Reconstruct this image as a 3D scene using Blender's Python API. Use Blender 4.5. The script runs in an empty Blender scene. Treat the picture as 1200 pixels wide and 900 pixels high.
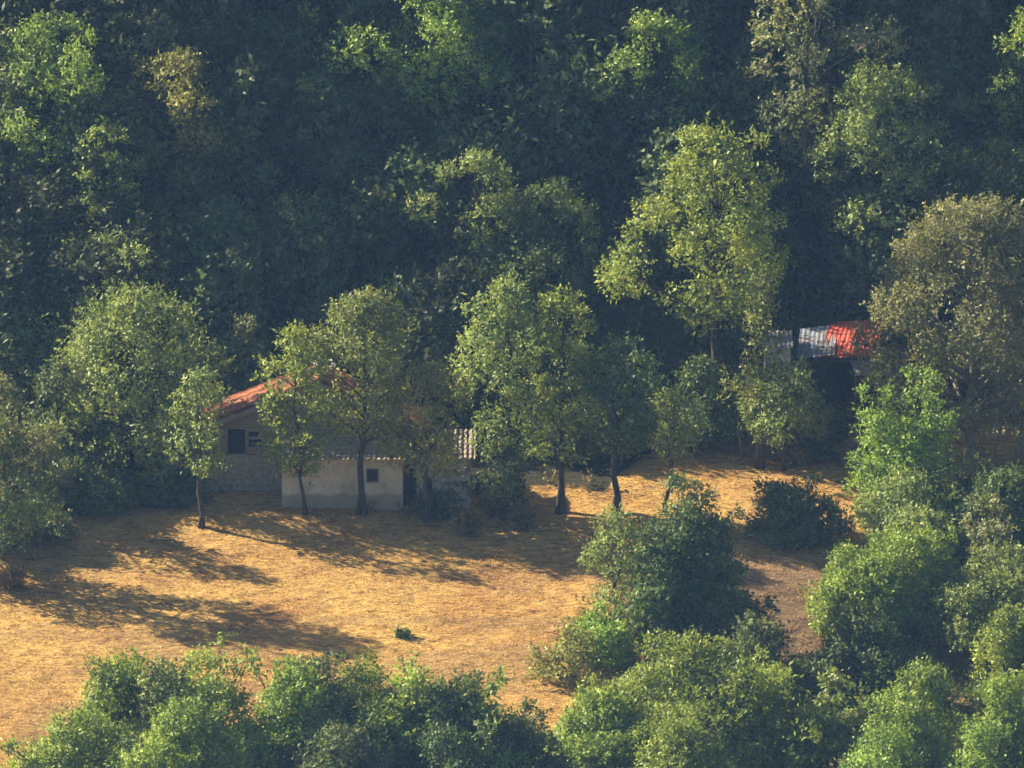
import bpy, math, random
import numpy as np
from mathutils import Vector

random.seed(4)
PI = math.pi
scn = bpy.context.scene
col = scn.collection

# ------------------------------------------------------------------ camera geometry
D, PITCH, FOC = 260.0, math.radians(12.0), 234.0
CP = np.array([0.0, -D * math.cos(PITCH), 5.0 + D * math.sin(PITCH)])
FW = np.array([0.0, math.cos(PITCH), -math.sin(PITCH)])
UP = np.array([0.0, math.sin(PITCH), math.cos(PITCH)])
KPX = (36.0 / FOC) / 1200.0


def P(px, py, y):
    """world point on the depth plane y seen at photo position (px, py)"""
    d = FW + np.array([1.0, 0, 0]) * (px - 600) * KPX + UP * (450 - py) * KPX
    t = (y - CP[1]) / d[1]
    return CP + d * t


# ------------------------------------------------------------------ noise + terrain
def _h(ix, iy, s):
    n = (ix.astype(np.int64) * 374761393 + iy.astype(np.int64) * 668265263 + s * 2147483647) & 0xFFFFFFFF
    n = ((n ^ (n >> 13)) * 1274126177) & 0xFFFFFFFF
    return ((n ^ (n >> 16)) & 0xFFFF) / 65535.0


def vnoise(x, y, s=0):
    x = np.asarray(x, float); y = np.asarray(y, float)
    ix = np.floor(x); iy = np.floor(y)
    fx = x - ix; fy = y - iy
    fx = fx * fx * (3 - 2 * fx); fy = fy * fy * (3 - 2 * fy)
    a = _h(ix, iy, s); b = _h(ix + 1, iy, s); c = _h(ix, iy + 1, s); d = _h(ix + 1, iy + 1, s)
    return (a * (1 - fx) + b * fx) * (1 - fy) + (c * (1 - fx) + d * fx) * fy


def sstep(a, b, x):
    t = np.clip((np.asarray(x, float) - a) / (b - a), 0, 1)
    return t * t * (3 - 2 * t)


def softp(x, w):
    return w * np.logaddexp(0, np.asarray(x, float) / w)


def hill_start(x):
    x = np.asarray(x, float)
    return 8.0 + 1.4 * sstep(6, 12, x) - 3.0 * sstep(-12, -18, x)


def front_edge(x):
    """depth at which the field breaks off into the scrub bank in front"""
    x = np.asarray(x, float)
    return -27.5 + 1.2 * np.sin(x * 0.5) - 3.5 * sstep(-15, -21, x) + 6.0 * sstep(2.0, 6.5, x)


SUN_AZ, SUN_EL = math.radians(24.0), math.radians(31.0)
SHADE_CREST_Y = 62.0


def ground(x, y):
    x = np.asarray(x, float); y = np.asarray(y, float)
    z = 0.14 * np.maximum(y, -60.0)
    hs = hill_start(x)
    h = 0.69 * softp(y - hs, 0.9)
    z = z + h * (1 + 0.0 * x)
    # unseen upper ridge, added and shaped to keep the forest slope in shade
    up = sstep(30, 60, y)
    u = x + SHADE_CREST_Y * math.cos(SUN_AZ) / math.sin(SUN_AZ)
    off = -9.5 - 3.2 * np.exp(-((u - 19.5) / 5.0) ** 2) - 5.4 * np.exp(-((u - 42) / 3.0) ** 2) - 5.6 * np.exp(-((u - 52.5) / 6.0) ** 2) - 1.8 * np.exp(-((u - 34) / 2.5) ** 2)  # dips cut to let sun onto chosen trees and the shed roof
    off = off + 2.4 * (vnoise(u * 0.5, u * 0 + 3.3, 5) - 0.5)
    shade_crest = off + SHADE_CREST_Y * math.tan(SUN_EL) / math.sin(SUN_AZ)
    zc = shade_crest - np.where(y < SHADE_CREST_Y, 1.8, 0.4) * np.abs(y - SHADE_CREST_Y)
    z = np.where(y > 30, z * (1 - up) + zc * up, z)
    # bank at the front of the field
    fe = front_edge(x)
    z = z - 2.6 * sstep(0, -7, y - fe) 
    # gully on the right
    g = sstep(3.2, 8.0, x) * sstep(-6.5, -14.0, y) * sstep(-60, -40, y)
    z = z - 1.7 * g
    # small knoll at the left edge of the field
    z = z + 0.55 * np.exp(-((x + 20.5) / 3.0) ** 2 - ((y + 4.0) / 3.0) ** 2)
    z = z + 0.30 * np.exp(-((x + 12.0) / 5.0) ** 2 - ((y + 1.5) / 1.0) ** 2)
    # near valley side that carries the viewpoint
    z = z + 0.42 * softp(-135 - y, 8.0)
    # relief
    z = z + 0.35 * (vnoise(x * 0.13, y * 0.13, 1) - 0.5) + 0.14 * (vnoise(x * 0.55, y * 0.7, 2) - 0.5)
    z = z + 0.10 * (vnoise(x * 1.6, y * 2.6, 3) - 0.5)
    return z


def gz(x, y):
    return float(ground(np.array([x]), np.array([y]))[0])


def straw_mask(x, y):
    x = np.asarray(x, float); y = np.asarray(y, float)
    wob = 1.6 * (vnoise(x * 0.5, y * 0.5, 7) - 0.5)
    back = 2.0 + 7.5 * sstep(3, 8, x) - 1.5 * sstep(-12, -18, x)
    m = sstep(0.9, -0.6, y - back + wob)
    m = m * sstep(-1.2, 0.8, y - front_edge(x) + wob)
    return m


# ------------------------------------------------------------------ helpers
def tag(o, label=None, cat=None, group=None, kind=None):
    if label: o['label'] = label
    if cat: o['category'] = cat
    if group: o['group'] = group
    if kind: o['kind'] = kind
    return o


def empty(name, loc, label=None, cat=None, group=None):
    o = bpy.data.objects.new(name, None)
    o.empty_display_size = 0.3
    col.objects.link(o)
    o.location = loc
    return tag(o, label, cat, group)


def link(name, me, m, parent=None):
    if m is not None and len(me.materials) == 0:
        me.materials.append(m)
    o = bpy.data.objects.new(name, me)
    col.objects.link(o)
    if parent is not None:
        o.parent = parent
    return o


def mesh_np(name, V, F, tone=None, smooth=False):
    """V (n,3), F (m,k) all faces with the same corner count"""
    V = np.asarray(V, np.float32); F = np.asarray(F, np.int32)
    me = bpy.data.meshes.new(name)
    k = F.shape[1]
    me.vertices.add(len(V)); me.vertices.foreach_set('co', V.ravel())
    me.loops.add(F.size); me.loops.foreach_set('vertex_index', F.ravel())
    me.polygons.add(len(F)); me.polygons.foreach_set('loop_start', np.arange(0, F.size, k, dtype=np.int32))
    if tone is not None:
        a = me.attributes.new('tone', 'FLOAT', 'FACE')
        a.data.foreach_set('value', np.asarray(tone, np.float32))
    if smooth:
        me.polygons.foreach_set('use_smooth', np.ones(len(F), bool))
    me.update(calc_edges=True)
    return me


class MB:
    """collects boxes, tubes and sheets into one mesh"""
    def __init__(s): s.v = []; s.f = []
    def box(s, x0, x1, y0, y1, z0, z1, j=0.0):
        n = len(s.v)
        for z in (z0, z1):
            for (x, y) in ((x0, y0), (x1, y0), (x1, y1), (x0, y1)):
                s.v.append((x + random.uniform(-j, j), y + random.uniform(-j, j), z + random.uniform(-j, j)))
        for f in ((0, 3, 2, 1), (4, 5, 6, 7), (0, 1, 5, 4), (1, 2, 6, 5), (2, 3, 7, 6), (3, 0, 4, 7)):
            s.f.append(tuple(n + i for i in f))
    def prism(s, poly, y0, y1):
        """poly = list of (x, z), extruded along y"""
        n = len(s.v); k = len(poly)
        for (x, z) in poly: s.v.append((x, y0, z))
        for (x, z) in poly: s.v.append((x, y1, z))
        s.f.append(tuple(range(n, n + k)))
        s.f.append(tuple(range(n + 2 * k - 1, n + k - 1, -1)))
        for i in range(k):
            j = (i + 1) % k
            s.f.append((n + j, n + i, n + k + i, n + k + j))
    def tube(s, pts, rad, seg=6):
        n0 = len(s.v); m = len(pts)
        pts = [Vector(p) for p in pts]
        for i, p in enumerate(pts):
            t = (pts[min(i + 1, m - 1)] - pts[max(i - 1, 0)])
            if t.length < 1e-6: t = Vector((0, 0, 1))
            t.normalize()
            a = t.cross(Vector((0.3, 1, 0.1)))
            if a.length < 1e-3: a = t.cross(Vector((1, 0, 0)))
            a.normalize(); b = t.cross(a)
            for k in range(seg):
                an = 2 * PI * k / seg
                q = p + (a * math.cos(an) + b * math.sin(an)) * rad[i]
                s.v.append((q.x, q.y, q.z))
        for i in range(m - 1):
            for k in range(seg):
                k2 = (k + 1) % seg
                s.f.append((n0 + i * seg + k, n0 + i * seg + k2, n0 + (i + 1) * seg + k2, n0 + (i + 1) * seg + k))
        s.f.append(tuple(n0 + (m - 1) * seg + k for k in range(seg)))
        s.f.append(tuple(n0 + k for k in reversed(range(seg))))
    def sheet(s, o, u, v, nu, nv, amp, period, thick=0.0, jit=0.0, step=None):
        """corrugated sheet from corner o along u (across the waves) and v (down the slope)"""
        o = Vector(o); u = Vector(u); v = Vector(v)
        nrm = u.cross(v).normalized()
        if nrm.z < 0: nrm = -nrm
        n0 = len(s.v); L = u.length
        for j in range(nv + 1):
            for i in range(nu + 1):
                w = amp * math.cos(2 * PI * (i / nu) * L / period)
                if step: w += step * ((j * 1.0) % 2)
                p = o + u * (i / nu) + v * (j / nv) + nrm * (w + random.uniform(-jit, jit))
                s.v.append(tuple(p))
        for j in range(nv):
            for i in range(nu):
                a = n0 + j * (nu + 1) + i
                s.f.append((a, a + 1, a + nu + 2, a + nu + 1))
    def holes(s, x0, x1, z0, z1, y0, y1, hs):
        """a wall in the xz plane with rectangular openings hs = [(xa, xb, za, zb)]"""
        xs = sorted({x0, x1, *[h[0] for h in hs], *[h[1] for h in hs]})
        for a, b in zip(xs, xs[1:]):
            cuts = sorted([(h[2], h[3]) for h in hs if h[0] <= a + 1e-6 and h[1] >= b - 1e-6])
            z = z0
            for c0, c1 in cuts:
                if c0 > z: s.box(a, b, y0, y1, z, c0)
                z = c1
            if z < z1: s.box(a, b, y0, y1, z, z1)
    def build(s, name, m, parent=None, smooth=False):
        me = bpy.data.meshes.new(name)
        me.from_pydata(s.v, [], s.f)
        if smooth:
            for p in me.polygons: p.use_smooth = True
        me.update()
        return link(name, me, m, parent)


# ------------------------------------------------------------------ materials
def nodes(name):
    m = bpy.data.materials.new(name)
    m.use_nodes = True
    nt = m.node_tree
    nt.nodes.clear()
    return m, nt, nt.nodes.new('ShaderNodeOutputMaterial')


def N(nt, t, **kw):
    n = nt.nodes.new(t)
    for k, v in kw.items():
        setattr(n, k, v)
    return n


def rgba(c): return (c[0], c[1], c[2], 1.0)


def ramp(nt, fac, stops):
    r = N(nt, 'ShaderNodeValToRGB')
    e = r.color_ramp.elements
    while len(e) < len(stops): e.new(0.5)
    for i, (p, c) in enumerate(stops):
        e[i].position = p; e[i].color = rgba(c)
    nt.links.new(fac, r.inputs['Fac'])
    return r.outputs['Color']


def noise(nt, vec, scale, detail=3.0, rough=0.6):
    n = N(nt, 'ShaderNodeTexNoise')
    n.inputs['Scale'].default_value = scale
    n.inputs['Detail'].default_value = detail
    n.inputs['Roughness'].default_value = rough
    if vec is not None: nt.links.new(vec, n.inputs['Vector'])
    return n.outputs['Fac']


def mapped(nt, scale, src='Object'):
    tc = N(nt, 'ShaderNodeTexCoord')
    mp = N(nt, 'ShaderNodeMapping')
    mp.inputs['Scale'].default_value = scale
    nt.links.new(tc.outputs[src], mp.inputs['Vector'])
    return mp.outputs['Vector']


def mixc(nt, fac, a, b, mode='MIX'):
    n = N(nt, 'ShaderNodeMix', data_type='RGBA', blend_type=mode)
    for sock, v in ((n.inputs[0], fac), (n.inputs[6], a), (n.inputs[7], b)):
        if hasattr(v, 'is_linked') or hasattr(v, 'links'): nt.links.new(v, sock)
        elif isinstance(v, (int, float)): sock.default_value = v
        else: sock.default_value = rgba(v)
    return n.outputs[2]


def leaf_mat(name, dark, mid, light, trans=0.38, hue=0.12):
    m, nt, out = nodes(name)
    at = N(nt, 'ShaderNodeAttribute', attribute_name='tone')
    c = ramp(nt, at.outputs['Fac'], [(0.0, dark), (0.55, mid), (1.0, light)])
    oi = N(nt, 'ShaderNodeObjectInfo')
    hs = N(nt, 'ShaderNodeHueSaturation')
    mr = N(nt, 'ShaderNodeMapRange')
    mr.inputs['To Min'].default_value = 1 - hue; mr.inputs['To Max'].default_value = 1 + hue
    nt.links.new(oi.outputs['Random'], mr.inputs['Value'])
    nt.links.new(mr.outputs[0], hs.inputs['Value'])
    mr2 = N(nt, 'ShaderNodeMapRange')
    mr2.inputs['To Min'].default_value = 0.5 - 0.014; mr2.inputs['To Max'].default_value = 0.5 + 0.014
    nt.links.new(oi.outputs['Random'], mr2.inputs['Value'])
    nt.links.new(mr2.outputs[0], hs.inputs['Hue'])
    nt.links.new(c, hs.inputs['Color'])
    bs = N(nt, 'ShaderNodeBsdfPrincipled')
    bs.inputs['Roughness'].default_value = 0.55
    bs.inputs['Specular IOR Level'].default_value = 0.28
    nt.links.new(hs.outputs['Color'], bs.inputs['Base Color'])
    tr = N(nt, 'ShaderNodeBsdfTranslucent')
    tcol = mixc(nt, 1.0, hs.outputs['Color'], (1.25, 1.15, 0.6), 'MULTIPLY')
    nt.links.new(tcol, tr.inputs['Color'])
    mx = N(nt, 'ShaderNodeMixShader')
    mx.inputs[0].default_value = trans
    nt.links.new(bs.outputs[0], mx.inputs[1]); nt.links.new(tr.outputs[0], mx.inputs[2])
    nt.links.new(mx.outputs[0], out.inputs['Surface'])
    return m


def rough_mat(name, stops, scale=(1, 1, 1), nscale=4.0, detail=5.0, bump=0.3, bdist=0.03, rough=0.9, stain=None, spec=0.2, foot=None):
    m, nt, out = nodes(name)
    v = mapped(nt, scale)
    f = noise(nt, v, nscale, detail, 0.65)
    c = ramp(nt, f, stops)
    if stain:
        f2 = noise(nt, mapped(nt, stain[1]), stain[2], 4.0, 0.6)
        r2 = ramp(nt, f2, [(0.42, (0, 0, 0)), (0.66, (1, 1, 1))])
        c = mixc(nt, r2, c, stain[0])
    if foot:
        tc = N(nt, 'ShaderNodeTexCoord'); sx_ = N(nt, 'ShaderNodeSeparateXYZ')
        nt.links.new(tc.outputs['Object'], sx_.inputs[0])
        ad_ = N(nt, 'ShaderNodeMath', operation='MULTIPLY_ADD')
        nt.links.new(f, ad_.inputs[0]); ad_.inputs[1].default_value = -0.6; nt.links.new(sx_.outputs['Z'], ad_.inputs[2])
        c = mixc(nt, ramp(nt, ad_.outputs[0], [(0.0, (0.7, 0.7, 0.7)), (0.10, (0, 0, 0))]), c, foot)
    bs = N(nt, 'ShaderNodeBsdfPrincipled')
    bs.inputs['Roughness'].default_value = rough
    bs.inputs['Specular IOR Level'].default_value = spec
    nt.links.new(c, bs.inputs['Base Color'])
    bp = N(nt, 'ShaderNodeBump')
    bp.inputs['Strength'].default_value = bump; bp.inputs['Distance'].default_value = bdist
    nt.links.new(f, bp.inputs['Height']); nt.links.new(bp.outputs[0], bs.inputs['Normal'])
    nt.links.new(bs.outputs[0], out.inputs['Surface'])
    return m


M = {}
# leaf families (dark, mid, light)
M['olive'] = leaf_mat('olive_leaves', (0.115, 0.168, 0.049), (0.233, 0.297, 0.086), (0.406, 0.459, 0.144), 0.30)
M['fresh'] = leaf_mat('fresh_leaves', (0.125, 0.201, 0.041), (0.274, 0.375, 0.073), (0.478, 0.570, 0.125), 0.30)
M['deep'] = leaf_mat('deep_green_leaves', (0.053, 0.090, 0.032), (0.104, 0.160, 0.045), (0.208, 0.268, 0.079), 0.30)
M['vine'] = leaf_mat('vine_leaves', (0.098, 0.160, 0.030), (0.225, 0.330, 0.052), (0.420, 0.520, 0.095), 0.30)
M['grey'] = leaf_mat('dusty_leaves', (0.123, 0.146, 0.058), (0.237, 0.266, 0.111), (0.378, 0.394, 0.180), 0.30)
M['yellow'] = leaf_mat('yellowing_leaves', (0.140, 0.157, 0.043), (0.263, 0.274, 0.074), (0.437, 0.414, 0.134), 0.30)
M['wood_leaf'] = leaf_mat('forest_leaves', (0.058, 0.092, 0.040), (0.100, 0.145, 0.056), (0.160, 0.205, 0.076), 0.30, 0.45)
M['bark'] = rough_mat('bark', [(0.3, (0.035, 0.027, 0.020)), (0.7, (0.115, 0.092, 0.070))], (3, 3, 0.8), 5.0, bump=0.6)
M['pale_bark'] = rough_mat('pale_bark', [(0.3, (0.12, 0.10, 0.08)), (0.7, (0.30, 0.27, 0.22))], (3, 3, 0.8), 5.0, bump=0.6)


def ground_mat():
    m, nt, out = nodes('dry_ground')
    at = N(nt, 'ShaderNodeAttribute', attribute_name='straw')
    dt = N(nt, 'ShaderNodeAttribute', attribute_name='dirt')
    v = mapped(nt, (1, 1, 1))
    big = noise(nt, v, 0.22, 3.0)
    vf = mapped(nt, (1.5, 3.2, 1.5))
    fine = noise(nt, vf, 1.5, 6.0, 0.72)
    vg = mapped(nt, (2.6, 7.0, 2.6))
    grain = noise(nt, vg, 1.9, 3.0, 0.7)
    s = ramp(nt, fine, [(0.30, (0.23, 0.130, 0.050)), (0.43, (0.49, 0.305, 0.100)), (0.56, (0.62, 0.415, 0.142)), (0.75, (0.73, 0.54, 0.225))])
    g = ramp(nt, grain, [(0.33, (0.50, 0.47, 0.44)), (0.50, (0.95, 0.95, 0.95)), (0.7, (1.12, 1.1, 1.05))])
    s = mixc(nt, 1.0, s, g, 'MULTIPLY')
    clod = noise(nt, mapped(nt, (0.8, 1.9, 0.8)), 1.7, 4.0, 0.6)
    cl = ramp(nt, clod, [(0.34, (0.62, 0.56, 0.52)), (0.48, (1.0, 1.0, 1.0)), (0.7, (1.08, 1.08, 1.04))])
    s = mixc(nt, 1.0, s, cl, 'MULTIPLY')
    t = ramp(nt, big, [(0.36, (0.86, 0.74, 0.72)), (0.5, (1.0, 0.96, 0.92)), (0.64, (1.12, 1.10, 0.98))])
    s = mixc(nt, 1.0, s, t, 'MULTIPLY')
    d = ramp(nt, fine, [(0.3, (0.11, 0.070, 0.045)), (0.7, (0.29, 0.20, 0.125))])
    s = mixc(nt, dt.outputs['Fac'], s, d)
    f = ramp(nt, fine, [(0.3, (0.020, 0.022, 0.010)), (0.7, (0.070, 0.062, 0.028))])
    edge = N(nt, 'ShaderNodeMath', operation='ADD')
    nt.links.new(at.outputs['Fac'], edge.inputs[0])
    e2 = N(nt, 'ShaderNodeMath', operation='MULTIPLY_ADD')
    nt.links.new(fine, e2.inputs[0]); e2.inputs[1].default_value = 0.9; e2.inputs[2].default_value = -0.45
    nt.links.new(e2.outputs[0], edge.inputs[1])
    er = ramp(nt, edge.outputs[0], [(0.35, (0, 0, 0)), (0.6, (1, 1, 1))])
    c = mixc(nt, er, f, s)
    bs = N(nt, 'ShaderNodeBsdfPrincipled')
    bs.inputs['Roughness'].default_value = 0.95
    bs.inputs['Specular IOR Level'].default_value = 0.1
    nt.links.new(c, bs.inputs['Base Color'])
    ad = N(nt, 'ShaderNodeMath', operation='ADD')
    nt.links.new(fine, ad.inputs[0]); nt.links.new(grain, ad.inputs[1])
    bp = N(nt, 'ShaderNodeBump')
    bp.inputs['Strength'].default_value = 0.9; bp.inputs['Distance'].default_value = 0.16
    nt.links.new(ad.outputs[0], bp.inputs['Height']); nt.links.new(bp.outputs[0], bs.inputs['Normal'])
    nt.links.new(bs.outputs[0], out.inputs['Surface'])
    return m


M['ground'] = ground_mat()
M['straw'] = leaf_mat('straw', (0.36, 0.230, 0.08), (0.58, 0.395, 0.142), (0.72, 0.54, 0.235), 0.25, 0.0)
M['dry_weed'] = leaf_mat('dry_weeds', (0.10, 0.09, 0.03), (0.24, 0.19, 0.065), (0.42, 0.32, 0.12), 0.3, 0.1)
M['stone'] = rough_mat('stone_masonry', [(0.3, (0.24, 0.215, 0.19)), (0.5, (0.47, 0.43, 0.375)), (0.72, (0.64, 0.59, 0.52))], (2.2, 2.2, 3.4), 2.6, 6.0, 0.9, 0.06)
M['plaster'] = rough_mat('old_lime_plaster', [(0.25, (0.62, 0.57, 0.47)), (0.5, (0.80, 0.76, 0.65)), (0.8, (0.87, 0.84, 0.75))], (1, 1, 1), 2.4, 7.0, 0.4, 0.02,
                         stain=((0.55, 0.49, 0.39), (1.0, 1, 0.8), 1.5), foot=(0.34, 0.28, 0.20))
M['plank'] = rough_mat('weathered_planks', [(0.3, (0.17, 0.15, 0.135)), (0.7, (0.43, 0.385, 0.345))], (0.6, 6, 9), 3.0, 5.0, 0.5, 0.01)
M['pale_wood'] = rough_mat('pale_timber', [(0.3, (0.24, 0.21, 0.17)), (0.7, (0.42, 0.38, 0.32))], (0.6, 6, 9), 3.0, 5.0, 0.4, 0.01)
M['tile'] = rough_mat('clay_tiles', [(0.25, (0.26, 0.095, 0.050)), (0.5, (0.47, 0.175, 0.085)), (0.75, (0.60, 0.28, 0.15))], (3, 3, 3), 2.6, 5.0, 0.4, 0.02,
                      stain=((0.15, 0.10, 0.075), (1, 1, 1), 1.0))
M['old_tile'] = rough_mat('lichened_tiles', [(0.25, (0.26, 0.225, 0.185)), (0.5, (0.44, 0.39, 0.32)), (0.75, (0.56, 0.51, 0.43))], (3, 3, 3), 2.6, 5.0, 0.5, 0.03)
M['worn_tile'] = rough_mat('dark_worn_tiles', [(0.25, (0.13, 0.105, 0.085)), (0.5, (0.24, 0.20, 0.165)), (0.75, (0.33, 0.28, 0.235))], (3, 3, 3), 2.6, 5.0, 0.5, 0.03)
M['dark'] = rough_mat('timber_and_inside_dark', [(0.3, (0.012, 0.010, 0.009)), (0.7, (0.040, 0.033, 0.028))], (1, 1, 4), 3.0, 4.0, 0.4, 0.02)  # near-black for dark timber, and painted darkness for the inside of openings
M['red_sheet'] = rough_mat('red_painted_sheet', [(0.3, (0.40, 0.06, 0.04)), (0.6, (0.58, 0.115, 0.07)), (0.8, (0.62, 0.19, 0.12))], (1, 1, 1), 1.5, 4.0, 0.15, 0.01, 0.7,
                           stain=((0.26, 0.06, 0.04), (1.2, 0.5, 1), 2.2), spec=0.15)
M['grey_sheet'] = rough_mat('zinc_sheet', [(0.3, (0.15, 0.175, 0.22)), (0.7, (0.27, 0.31, 0.37))], (1, 1, 1), 1.6, 4.0, 0.15, 0.01, 0.65,
                            stain=((0.20, 0.15, 0.13), (2.0, 0.5, 1), 1.4), spec=0.2)
M['white'] = rough_mat('whitewash', [(0.3, (0.55, 0.54, 0.52)), (0.7, (0.80, 0.79, 0.77))], (1, 1, 1), 3.0, 5.0, 0.3, 0.02, stain=((0.16, 0.14, 0.12), (1.5, 1, 1.5), 2.4))
M['brick'] = rough_mat('orange_brick', [(0.3, (0.30, 0.12, 0.065)), (0.7, (0.50, 0.24, 0.14))], (4, 4, 8), 3.0, 4.0, 0.6, 0.02)

# ------------------------------------------------------------------ foliage
def unit(a):
    return a / np.maximum(np.linalg.norm(a, axis=1, keepdims=True), 1e-9)


def rdirs(r, n):
    return unit(r.normal(size=(n, 3)))


def leaf_quads(r, pos, axis, nrm, L, W):
    """rhombic leaves at pos, along axis, facing nrm"""
    axis = unit(axis)
    side = unit(np.cross(axis, nrm))
    L = np.asarray(L).reshape(-1, 1); W = np.asarray(W).reshape(-1, 1)
    up = unit(np.cross(side, axis))
    a = pos
    b = pos + axis * L * 0.45 + side * W * 0.5 + up * W * 0.16
    c = pos + axis * L
    d = pos + axis * L * 0.45 - side * W * 0.5 + up * W * 0.16
    return np.stack([a, b, c, d], 1).reshape(-1, 3)


def blob(p, f, ph):
    """smooth pseudo noise in space, -1..1"""
    q = p * f
    return (np.sin(q[:, 0] + 1.7 * np.sin(q[:, 1] * 0.8 + ph)) + np.sin(q[:, 1] * 1.1 + 1.5 * np.sin(q[:, 2] * 0.9 + 2 * ph)) + np.sin(q[:, 2] * 1.3 + 1.6 * np.sin(q[:, 0] * 0.7 + 3 * ph))) / 3


def sprigs(r, lobes, center, leaf, dens, k=7, droop=0.0, inner=0.18, flat=0.75, gap=0.35):
    """leaves of a crown: lobes = list of (c, radius); returns vertices and tone"""
    VV = []; TT = []
    ph = r.uniform(0, 6.28)
    for (c, rad) in lobes:
        c = np.asarray(c)
        lf = leaf * r.uniform(0.78, 1.2)
        lt = r.normal(0, 0.10)
        ns = max(8, int(dens * rad * rad * 60 * (0.27 / lf) ** 2))
        d = rdirs(r, ns)
        d[:, 2] = d[:, 2] * 0.9 + 0.12
        out = unit((c - center).reshape(1, 3) + np.array([[0, 0, 0.15]]))
        keep = (d @ out.T).ravel() > -0.35 - 0.5 * r.rand(ns)
        q_ = c + d * rad
        keep &= 0.62 * blob(q_, 4.4, ph) + 0.62 * blob(q_, 1.7, ph + 1.3) > -gap - 0.25 * r.rand(ns)
        d = unit(d[keep]); ns = len(d)
        if ns == 0: continue
        rr = np.where(r.rand(ns) < inner, r.uniform(0.2, 0.7, ns), r.uniform(0.70, 1.04, ns) + (r.rand(ns) < 0.08) * r.uniform(0.1, 0.4, ns))
        sc = np.array([[1, 1, flat]])
        start = c + d * sc * (rad * rr)[:, None]
        sd = unit(d + np.array([[0, 0, 0.35 - droop]]) + 0.55 * rdirs(r, ns))
        sl = lf * r.uniform(1.2, 2.6, ns)
        st = r.normal(0, 0.12, ns) + lt
        t = np.tile(np.linspace(-0.25, 1.0, k), ns)
        idx = np.repeat(np.arange(ns), k)
        pos = start[idx] + sd[idx] * (sl[idx] * t)[:, None] + 0.30 * lf * r.normal(size=(ns * k, 3))
        ax = unit(sd[idx] * 0.7 + rdirs(r, ns * k) - np.array([[0, 0, droop]]))
        nr = unit(d[idx] * 1.0 + out * 0.3 + np.array([[0, 0, 0.35]]) + 0.52 * rdirs(r, ns * k))
        n = ns * k
        VV.append(leaf_quads(r, pos, ax, nr, lf * r.uniform(0.55, 1.4, n), lf * r.uniform(0.36, 0.72, n)))
        TT.append(np.clip(0.5 + st[idx] + r.normal(0, 0.15, n), 0, 1))
    return np.concatenate(VV), np.concatenate(TT)


PROF = {
    'oval': lambda t: math.sin(PI * (0.14 + 0.80 * t)) ** 0.7,
    'spread': lambda t: math.sqrt(max(0.0, 1 - ((t - 0.32) / 0.74) ** 2)),
    'column': lambda t: 0.95 * min(1.0, (1.08 - t) * 2.6) * min(1.0, 0.55 + t * 2.2),
    'cone': lambda t: 1.02 - 0.90 * t,
    'mound': lambda t: math.sqrt(max(0.02, 1 - (t * 0.98) ** 2)),
}


def crown_lobes(r, H, W, hb, shape, nl, lobe, depth=1.0, ragged=0.25):
    pr = PROF[shape]; lobes = []; p1, p2 = r.uniform(0, 6.28, 2)
    if nl > 6: nl = int(nl * 1.75); lobe *= 0.76
    ch = H - hb
    if shape == 'mound':
        K = r.randint(3, 6)
        n1 = int(nl * 1.25 / K) + 2
        for k in range(K):
            a0 = r.uniform(0, 6.28); q0 = 0 if k == 0 else r.uniform(0.16, 0.36)
            ox, oy = math.cos(a0) * q0 * W, math.sin(a0) * q0 * W * depth
            hk = H if k == 0 else H * r.uniform(0.5, 0.93); wk = W * r.uniform(0.40, 0.66)
            for i in range(n1):
                t = ((i + 0.5) / n1) ** 0.8
                a = i * 2.39996 + r.uniform(-0.6, 0.6)
                rad = lobe * W * 0.5 * r.uniform(0.5, 1.25) * (0.65 + 0.35 * pr(t))
                R = max(0.0, pr(t) * wk * 0.5 * r.uniform(0.75, 1.15) - rad * 0.5)
                lobes.append((np.array([ox + math.cos(a) * R, oy + math.sin(a) * R * depth, max(rad * 0.4, hb + t * (hk - hb) - rad * 0.7 * t)]), rad))
            for _ in range(2):      # shoots that stand clear of the mass
                a = r.uniform(0, 6.28); rs = r.uniform(0.10, 0.20)
                lobes.append((np.array([ox + math.cos(a) * wk * 0.3, oy + math.sin(a) * wk * 0.3 * depth, hk * r.uniform(0.85, 1.0)]), rs))
                lobes.append((lobes[-1][0] + np.array([r.uniform(-.1, .1), 0, rs * 1.3]), rs * 0.7))
        return lobes
    for i in range(nl):
        t = (i + 0.5) / nl
        t = t ** 0.85 if shape != 'cone' else t ** 1.25
        if i > 3 and r.rand() < 0.10 + 0.25 * max(0, ragged - 0.3): continue
        a = i * 2.39996 + r.uniform(-0.5, 0.5)
        R = pr(t) * W * 0.5 * (1 + ragged * 0.55 * (math.sin(2 * a + p1 + 2 * t) + math.sin(3 * a + p2 + 6 * t)))
        rad = lobe * W * 0.5 * r.uniform(0.65, 1.35) * (0.55 + 0.45 * pr(t))
        q = math.sqrt(r.uniform(0.35, 1.0))
        rx = max(0.0, R - rad * 0.75) * q * (1 + r.uniform(-ragged, ragged))
        z = hb + t * (ch - rad * 0.6) + (rad * 0.25 if t < 0.2 else 0)
        lobes.append((np.array([math.cos(a) * rx, math.sin(a) * rx * depth, z]), rad))
    lobes.append((np.array([r.uniform(-.1, .1) * W, r.uniform(-.1, .1) * W, H - lobe * W * 0.34]), lobe * W * 0.36))
    return lobes


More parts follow.
